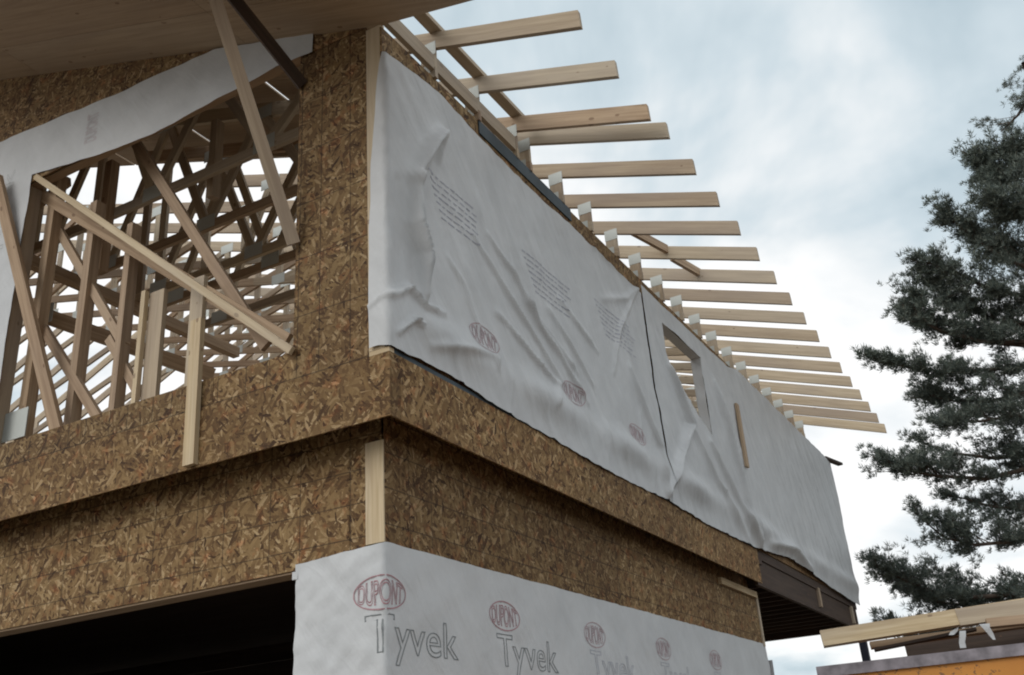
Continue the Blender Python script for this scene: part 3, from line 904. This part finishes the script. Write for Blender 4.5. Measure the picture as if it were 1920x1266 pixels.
# ------------------------------------------------------------------ prints on the wrap
def text_mesh(txt, depth):
    cu = bpy.data.curves.new('t', 'FONT')
    cu.body = txt
    cu.size = 1.0
    cu.fill_mode = 'NONE'
    cu.bevel_depth = depth
    cu.bevel_resolution = 0
    cu.resolution_u = 4
    o = bpy.data.objects.new('t', cu)
    col.objects.link(o)
    dg = bpy.context.evaluated_depsgraph_get()
    me = bpy.data.meshes.new_from_object(o.evaluated_get(dg))
    v = [p.co.copy() for p in me.vertices]
    f = [tuple(p.vertices) for p in me.polygons]
    bpy.data.objects.remove(o)
    bpy.data.meshes.remove(me)
    xs = [p.x for p in v]; ys = [p.y for p in v]
    return v, f, min(xs), max(xs), min(ys), max(ys)
def subdivide_long(v, f, mx):
    bm = bmesh.new()
    for p in v: bm.verts.new(p)
    bm.verts.ensure_lookup_table()
    for q in f:
        try: bm.faces.new([bm.verts[i] for i in q])
        except ValueError: pass
    for _ in range(4):
        e = [x for x in bm.edges if x.calc_length() > mx]
        if not e: break
        bmesh.ops.subdivide_edges(bm, edges=e, cuts=1)
    bm.verts.index_update()
    v2 = [p.co.copy() for p in bm.verts]
    f2 = [tuple(x.index for x in q.verts) for q in bm.faces]
    bm.free()
    return v2, f2
def print_text(txt, s0, s1, z0, z1, mapf, hf, mat, parent, stroke=0.0045, env=None, name='printed_lettering', rot=False):
    hgt = z1 - z0
    v, f, xa, xb, ya, yb = text_mesh(txt, stroke / max(hgt, 1e-3) * 0.72)
    v, f = subdivide_long(v, f, 0.25)
    out = []
    for p in v:
        fx = (p.x - xa) / (xb - xa); fy = (p.y - ya) / (yb - ya)
        if rot: fx, fy = 1 - fy, fx
        s = s0 + fx * (s1 - s0)
        zc = fy - 0.5
        if env: zc *= env(fx)
        z = (z0 + z1) / 2 + zc * hgt
        out.append(mapf(s, z, hf(s, z) + 0.002 + max(-1, min(1, p.z / 0.03)) * 0.0015))
    return mesh_obj(name, out, f, mat, parent)
def print_oval(sc_, zc, rs_, rz, mapf, hf, mat, parent, wd=0.007):
    n = 48; v, f = [], []
    for i in range(n):
        a = 2 * math.pi * i / n
        for k in (0, 1):
            s = sc_ + math.cos(a) * (rs_ + k * wd); z = zc + math.sin(a) * (rz + k * wd)
            v.append(mapf(s, z, hf(s, z) + 0.0035))
    for i in range(n):
        j = (i + 1) % n
        f.append((2 * i, 2 * i + 1, 2 * j + 1, 2 * j))
    return mesh_obj('printed_oval', v, f, mat, parent)
def logo(sc_, zc, rs_, rz, mapf, hf, mat, parent, st=0.004):
    print_oval(sc_, zc, rs_, rz, mapf, hf, mat, parent)
    print_text('DUPONT', sc_ - rs_ * 0.86, sc_ + rs_ * 0.86, zc - rz * 0.80, zc + rz * 0.80, mapf, hf, mat, parent, st, env=lambda x: 0.55 + 0.45 * math.sqrt(max(0, 1 - (2 * x - 1) ** 2)))
for k, cs in enumerate((-0.02, 1.30, 2.70, 4.12, 5.55)):
    logo(cs, 2.625, 0.185, 0.088, ML, hlow, INK_RED if k < 2 else INK_RED_L, w3)
    print_text('Tyvek', cs - 0.115, cs + 0.72, 2.24, 2.51, ML, hlow, INK_GREY if k < 2 else INK_BLUE, w3, 0.0045)
for k, (u, v) in enumerate(((908, 635), (1075, 738), (1195, 815))):
    s_, z_ = sp(u, v)
    logo(s_, z_, 0.19, 0.085, MU, hup, INK_RED_L, w1)
rl = random.Random(5)
INK_FAINT = plain('washed_out_ink', (0.40, 0.405, 0.46), 0.7)
def script_block(s0, z0, wdt, lines, parent, mapf=MU, hf=hup, mat=None, hgt=0.013):
    v, f = [], []
    for j in range(lines):
        s = s0 + j * 0.03
        while s < s0 + wdt:
            ln = rl.uniform(0.03, 0.12)
            z = z0 - j * 0.047
            n = max(1, int(ln / 0.03))
            for i in range(n):
                sa, sb = s + ln * i / n, s + ln * (i + 1) / n
                b0 = len(v)
                for ss, zz2 in ((sa, z), (sb, z), (sb, z + hgt * rl.uniform(.5, 1)), (sa, z + hgt * rl.uniform(.5, 1))):
                    v.append(mapf(ss, zz2, hf(ss, zz2) + 0.0025))
                f.append((b0, b0 + 1, b0 + 2, b0 + 3))
            s += ln + rl.uniform(0.012, 0.03)
    return tag(mesh_obj('printed_small_print', v, f, mat or INK_FAINT, parent), kind='stuff')
for (u, v, ww, nl) in ((800, 330, 0.62, 7), (980, 480, 0.75, 7), (1115, 570, 0.8, 7)):
    s_, z_ = sp(u, v)
    script_block(s_, z_ + 0.05, ww, nl, w1)
print_text('Tyvek', -3.93, -3.75, 5.78, 6.62, MG, hg, INK_GREY, w4, 0.004, rot=True)
print_text('DUPONT', -2.93, -2.80, 6.52, 6.80, MG, hg, INK_RED_L, w4, 0.004, rot=True)

# ------------------------------------------------------------------ dumpster with building waste
DX, DY, DZ = P(1540, 1250, 2, 2.2).x, P(1540, 1250, 2, 2.2).y, 2.2
def orange_mat():
    m, t, b = newmat('orange_steel_paint')
    g = N(t, 'ShaderNodeTexCoord')
    n = N(t, 'ShaderNodeTexNoise', ins={'Scale': 3.0, 'Detail': 8.0, 'Roughness': 0.7})
    L(t, g.outputs['Object'], n.inputs['Vector'])
    n2 = N(t, 'ShaderNodeTexNoise', ins={'Scale': 24.0, 'Detail': 6.0, 'Roughness': 0.7})
    L(t, g.outputs['Object'], n2.inputs['Vector'])
    c = ramp(t, n.outputs[0], [(0.3, (0.50, 0.19, 0.025)), (0.7, (0.62, 0.27, 0.04))])
    rust = math_(t, 'MULTIPLY', math_(t, 'GREATER_THAN', math_(t, 'ADD', n2.outputs[0], math_(t, 'MULTIPLY', n.outputs[0], 0.5)), 0.84), 0.75)
    c = mix(t, rust, c, (0.10, 0.05, 0.03))
    L(t, c, b.inputs['Base Color'])
    b.inputs['Roughness'].default_value = 0.55
    return m
ORANGE = orange_mat()
dump = empty('dumpster', (DX, DY, 0))
tag(dump, 'orange steel dumpster heaped with scrap lumber beside the house', 'dumpster')
LX, LY = 5.2, 2.2
def dbox(name, x0, x1, y0_, y1_, z0, z1, m, par=dump): return box(name, x0, x1, y0_, y1_, z0, z1, m, par)
fw = dbox('side_wall', 0.0, LX, 0.0, 0.05, 0.30, DZ - 0.07, ORANGE)
dbox('side_wall', 0.0, LX, LY - 0.05, LY, 0.30, DZ - 0.07, ORANGE)
dbox('end_wall', 0.0, 0.05, 0.052, LY - 0.052, 0.30, DZ - 0.07, ORANGE)
dbox('end_wall', LX - 0.05, LX, 0.052, LY - 0.052, 0.30, DZ - 0.07, ORANGE)
dbox('floor_plate', 0.06, LX - 0.06, 0.06, LY - 0.06, 0.30, 0.36, ORANGE)
RAIL = plain('scuffed_steel_rail', (0.22, 0.20, 0.22), 0.5, 0.2, 12, 0.4)
for nm, a0, a1, b0, b1 in (('top_rail', -0.03, LX + 0.03, -0.03, 0.08), ('top_rail', -0.03, LX + 0.03, LY - 0.08, LY + 0.03), ('top_rail', -0.03, 0.08, 0.082, LY - 0.082), ('top_rail', LX - 0.08, LX + 0.03, 0.082, LY - 0.082)):
    dbox(nm, a0, a1, b0, b1, DZ - 0.07, DZ, RAIL)
for k in range(9):
    xx = 0.28 + k * 0.58
    dbox('rib', xx, xx + 0.09, -0.07, -0.001, 0.32, DZ - 0.20, ORANGE)
dbox('skid_rail', 0.1, LX - .1, 0.4, 0.55, 0.0, 0.298, RAIL); dbox('skid_rail', 0.1, LX - .1, LY - .55, LY - 0.4, 0.0, 0.298, RAIL)

def junk(px0, px1, ya, yb, wd, th, mat, label, up=(0, -1, 0.3), name='scrap_board', cat='board'):
    return loose(name, P(*px0, 1, ya), P(*px1, 1, yb), wd, th, mat, label, cat, up)
y_ = DY
junk((1541, 1199), (1990, 1128), y_ + 0.30, y_ + 0.75, 0.115, 0.04, WOOD_NEW, 'long pale plank sticking out over the dumpster edge towards the house')
junk((1795, 1160), (2060, 1122), y_ + 0.55, y_ + 0.8, 0.12, 0.04, WOOD, 'shorter pale plank lying above the long plank in the dumpster')
junk((1632, 1211), (2000, 1160), y_ + 0.6, y_ + 1.0, 0.045, 0.04, WOOD_OLD, 'thin grey-brown strip poking out under the long plank')
junk((1640, 1219), (1830, 1180), y_ + 0.5, y_ + 0.75, 0.02, 0.03, WOOD_DARK, 'thin dark lath poking out lowest over the dumpster rim')
junk((1700, 1225), (1980, 1190), y_ + 0.9, y_ + 1.1, 0.14, 0.04, WOOD_DARK, 'wide dark board lying deep in the dumpster heap')
junk((1850, 1170), (2050, 1150), y_ + 0.4, y_ + 0.55, 0.06, 0.04, WOOD_OLD, 'brown offcut just beneath the short pale plank')
heap = []
hv, hf_ = [], []
hn = 26
for i in range(hn + 1):
    for j in range(13):
        x = DX + 0.75 + (LX - 0.95) * i / hn; y = DY + 0.15 + (LY - 0.3) * j / 12
        e = min(1, i / 3, (hn - i) / 3, j / 2, (12 - j) / 2)
        hv.append((x - DX, y - DY, 1.95 + e * (0.36 + 0.16 * noise.noise(Vector((x * 2.3, y * 2.3, 1))) + 0.10 * noise.noise(Vector((x * 7, y * 7, 1))))))
for i in range(hn):
    for j in range(12):
        k = i * 13 + j
        hf_.append((k, k + 13, k + 14, k + 1))
hp_ = mesh_obj('waste_heap', hv, hf_, WOOD_DARK, None)
hp_.location = (DX, DY, 0)
tag(hp_, 'dark heap of mixed building waste filling the orange dumpster', 'waste', kind='stuff')
def scrap(px, y, pts, label):
    c = P(*px, 1, y)
    v, f = [], []
    n = len(pts)
    for k in range(n):
        a, b, wd = pts[k]
        for sgn in (-1, 1):
            v.append((0.7 * (a + sgn * wd / 2), 0.015 * math.sin(k * 2.1 + sgn), 0.7 * b))
    for k in range(n - 1):
        f.append((2 * k, 2 * k + 1, 2 * k + 3, 2 * k + 2))
    v += [(p[0], p[1] + 0.006, p[2]) for p in v]
    m = 2 * n
    f += [tuple(i + m for i in q[::-1]) for q in f]
    o = mesh_obj('wrap_scrap', v, f, WRAP, None, smooth=True)
    o.location = c
    return tag(o, label, 'scrap')
scrap((1806, 1215), DY + 0.2, [(0, 0, .05), (0.0, .05, .055), (.02, .10, .06), (.03, .15, .05)], 'crumpled white wrap strip hanging at the dumpster rim')
scrap((1860, 1200), DY + 0.3, [(0.02, 0, .02), (0.0, .06, .05), (-.02, .11, .06), (-.03, .15, .09)], 'torn white wrap strip widening at its top in the dumpster')
scrap((1790, 1190), DY + 0.25, [(-.03, 0, .04), (0.0, .03, .07), (.03, .05, .03)], 'small white wrap flake beside the hanging strip')

# ------------------------------------------------------------------ pine tree
def needle_mat():
    m, t, b = newmat('pine_needles')
    oi = N(t, 'ShaderNodeNewGeometry')
    c = ramp(t, oi.outputs['Random Per Island'], [(0.0, (0.055, 0.075, 0.065)), (0.6, (0.105, 0.13, 0.11)), (1.0, (0.19, 0.21, 0.17))])
    L(t, c, b.inputs['Base Color'])
    b.inputs['Roughness'].default_value = 0.6
    return m
NEED = needle_mat()
BARK = plain('pine_bark', (0.10, 0.075, 0.06), 0.9, nscale=8, namp=0.4)
TD = 17.0
tbase = PD(2330, 1300, TD); tb2 = Vector((tbase.x, tbase.y, 0))
tree = empty('pine_tree', tb2)
tag(tree, 'tall dark pine tree with layered limbs rising behind the orange dumpster', 'tree')
def tube(name, pts, rads, mat, parent, n=7, org=Vector((0, 0, 0))):
    v, f = [], []
    for i, p in enumerate(pts):
        a = (pts[min(i + 1, len(pts) - 1)] - pts[max(i - 1, 0)]).normalized()
        s = a.cross(Vector((0.31, 0.2, 0.93))).normalized(); u = s.cross(a)
        for k in range(n):
            an = 2 * math.pi * k / n
            v.append(p - org + (s * math.cos(an) + u * math.sin(an)) * rads[i])
    for i in range(len(pts) - 1):
        for k in range(n):
            f.append((i * n + k, i * n + (k + 1) % n, (i + 1) * n + (k + 1) % n, (i + 1) * n + k))
    return mesh_obj(name, v, f, mat, parent, smooth=True)
TH_ = 14.9
tp = [tb2 + Vector((0.12 * math.sin(z * .5), 0.1 * math.cos(z * .4), z)) for z in [TH_ * k / 10 for k in range(11)]]
tube('trunk', tp, [0.30 * (1 - k / 10) + 0.03 for k in range(11)], BARK, tree, 10, tb2)
rt = random.Random(11)
nv, nf = [], []
twigs = []
def tuft(p, d, size):
    d = d.normalized()
    for k in range(17):
        q = Vector((rt.gauss(0, 1), rt.gauss(0, 1), rt.gauss(0, 1)))
        nd = (d * 0.9 + q.normalized() * 0.95).normalized()
        ln = size * rt.uniform(0.7, 1.15)
        sd_ = nd.cross(Vector((rt.gauss(0, 1), rt.gauss(0, 1), rt.gauss(0, 1)))).normalized() * 0.0075
        b0 = len(nv)
        o = p + q * 0.015
        nv.extend([o - sd_ - tb2, o + sd_ - tb2, o + nd * ln - tb2])
        nf.append((b0, b0 + 1, b0 + 2))
def limb(pts, thick, up_h, dn_h, dens, r0=0.045):
    """pts: 3-D polyline from tip to trunk; foliage band up_h above and dn_h below"""
    ps = []
    for a, b in zip(pts, pts[1:]):
        for k in range(6): ps.append(a.lerp(b, k / 6))
    ps.append(pts[-1])
    n = len(ps)
    tube('branch', ps, [0.010 + r0 * (i / n) for i in range(n)], BARK, tree, 6, tb2)
    cumlen = sum((b - a).length for a, b in zip(ps, ps[1:]))
    for _ in range(int(dens * 0.105 * cumlen) + 2):
        t = rt.random() ** 0.9
        i = min(n - 2, int(t * (n - 1)))
        base = ps[i].lerp(ps[i + 1], rt.random())
        env = min(1, 0.25 + 2.0 * t)
        ax = (ps[i] - ps[i + 1]).normalized()
        side = ax.cross(Vector((0, 0, 1))).normalized()
        h = rt.uniform(-dn_h, up_h) * env
        lat = rt.gauss(0, 0.5) * env * thick
        end = base + ax * rt.uniform(0.1, 0.5) + side * lat + Vector((0, 0, h))
        tw = [base, base.lerp(end, 0.5) + Vector((0, 0, -0.03)), end]
        twigs.append(tw)
        for k in range(rt.randint(11, 18)):       # clump of needle tufts round the twig's outer half
            q = base.lerp(end, rt.uniform(0.35, 1.0)) + Vector((rt.gauss(0, .075), rt.gauss(0, .075), rt.gauss(0, .05)))
            tuft(q, ax * 0.6 + Vector((0, 0, 0.7)) + side * lat * 0.4, rt.uniform(0.06, 0.105))
def LP(pxs, dd=0.0):
    o = []
    for k, (u, v) in enumerate(pxs):
        o.append(PD(u, v, TD + dd * (1 - k / max(1, len(pxs) - 1))))
    last = o[-1]
    o.append(Vector((tb2.x, tb2.y, last.z + 0.1)))
    return o
TREE = [  # photograph points tip -> trunk, lateral spread, up, down, density, depth offset
    ([(1895, 285), (1925, 300), (1950, 315)], 0.6, 0.4, 0.3, 110, 0.0),
    ([(1840, 308), (1880, 340), (1930, 362)], 0.7, 0.55, 0.45, 130, 0.3),
    ([(1860, 372), (1900, 400), (1960, 420)], 0.8, 0.5, 0.4, 120, -0.6),
    ([(1778, 408), (1812, 432), (1860, 470), (1930, 505)], 0.6, 0.28, 0.16, 75, 0.2),
    ([(1832, 440), (1890, 470), (1950, 500)], 0.8, 0.5, 0.4, 120, 0.9),
    ([(1738, 492), (1790, 510), (1860, 545), (1950, 560)], 0.7, 0.42, 0.40, 120, -0.2),
    ([(1755, 535), (1800, 575), (1870, 600), (1950, 610)], 0.8, 0.5, 0.35, 130, 0.7),
    ([(1710, 558), (1722, 600), (1760, 618), (1840, 640), (1950, 640)], 0.6, 0.36, 0.10, 90, 0.0),
    ([(1708, 592), (1760, 622), (1830, 640), (1950, 650)], 0.7, 0.34, 0.10, 70, 0.5),
    ([(1654, 674), (1700, 688), (1760, 696), (1850, 694), (1960, 680)], 0.6, 0.24, 0.12, 85, 0.0),
    ([(1742, 742), (1790, 752), (1860, 752), (1960, 730)], 0.9, 0.50, 0.20, 130, 0.4),
    ([(1760, 790), (1840, 790), (1960, 770)], 0.9, 0.42, 0.30, 110, -0.4),
    ([(1668, 870), (1700, 882), (1760, 893), (1850, 898), (1960, 870)], 0.7, 0.50, 0.08, 110, 0.0),
    ([(1725, 830), (1790, 850), (1870, 860), (1960, 840)], 0.8, 0.35, 0.2, 60, 0.8),
    ([(1722, 968), (1770, 1008), (1830, 1022), (1900, 1015), (1980, 990)], 0.8, 0.62, 0.10, 110, 0.0),
    ([(1790, 930), (1860, 950), (1980, 960)], 0.8, 0.40, 0.3, 70, 0.8),
    ([(1642, 1062), (1690, 1085), (1750, 1110), (1830, 1120), (1960, 1110)], 0.9, 0.50, 0.25, 140, 0.0),
    ([(1700, 1100), (1760, 1130), (1860, 1140), (1980, 1130)], 1.0, 0.45, 0.25, 130, 0.8),
    ([(1655, 1160), (1690, 1168), (1760, 1180), (1860, 1190), (1980, 1170)], 0.8, 0.28, 0.20, 80, 0.3),
    ([(1730, 1195), (1800, 1215), (1900, 1220), (1980, 1210)], 1.0, 0.45, 0.25, 100, 0.6),
]
for pxs, th, uh, dh, dn, dd in TREE:
    limb(LP(pxs, dd), th, uh, dh, dn)
for k in range(16):                       # limbs on the sides of the tree turned away from the house
    z = 4 + 12.5 * k / 16
    a = k * 2.4
    dv = Vector((math.cos(a), math.sin(a), 0))
    if dv.dot(_r) < -0.3: dv = -dv
    ln = 3.6 * (1 - (z / 19)) + 0.6
    limb([tb2 + dv * ln + Vector((0, 0, z - .1)), tb2 + dv * ln * .5 + Vector((0, 0, z - .15)), tb2 + Vector((0, 0, z))], 0.9, 0.5, 0.25, 60)
tv, tf = [], []
for tw in twigs:
    b0 = len(tv)
    for i, p in enumerate(tw):
        rr = 0.010 - 0.003 * i
        for k in range(3):
            an = 2.094 * k
            tv.append(p - tb2 + Vector((rr * math.cos(an), rr * math.sin(an), rr * math.sin(an + 1))))
    for i in range(2):
        for k in range(3):
            tf.append((b0 + i * 3 + k, b0 + i * 3 + (k + 1) % 3, b0 + (i + 1) * 3 + (k + 1) % 3, b0 + (i + 1) * 3 + k))
tag(mesh_obj('twigs', tv, tf, BARK, tree), kind='stuff')
crown = mesh_obj('crown', nv, nf, NEED, tree)
tag(crown, kind='stuff')
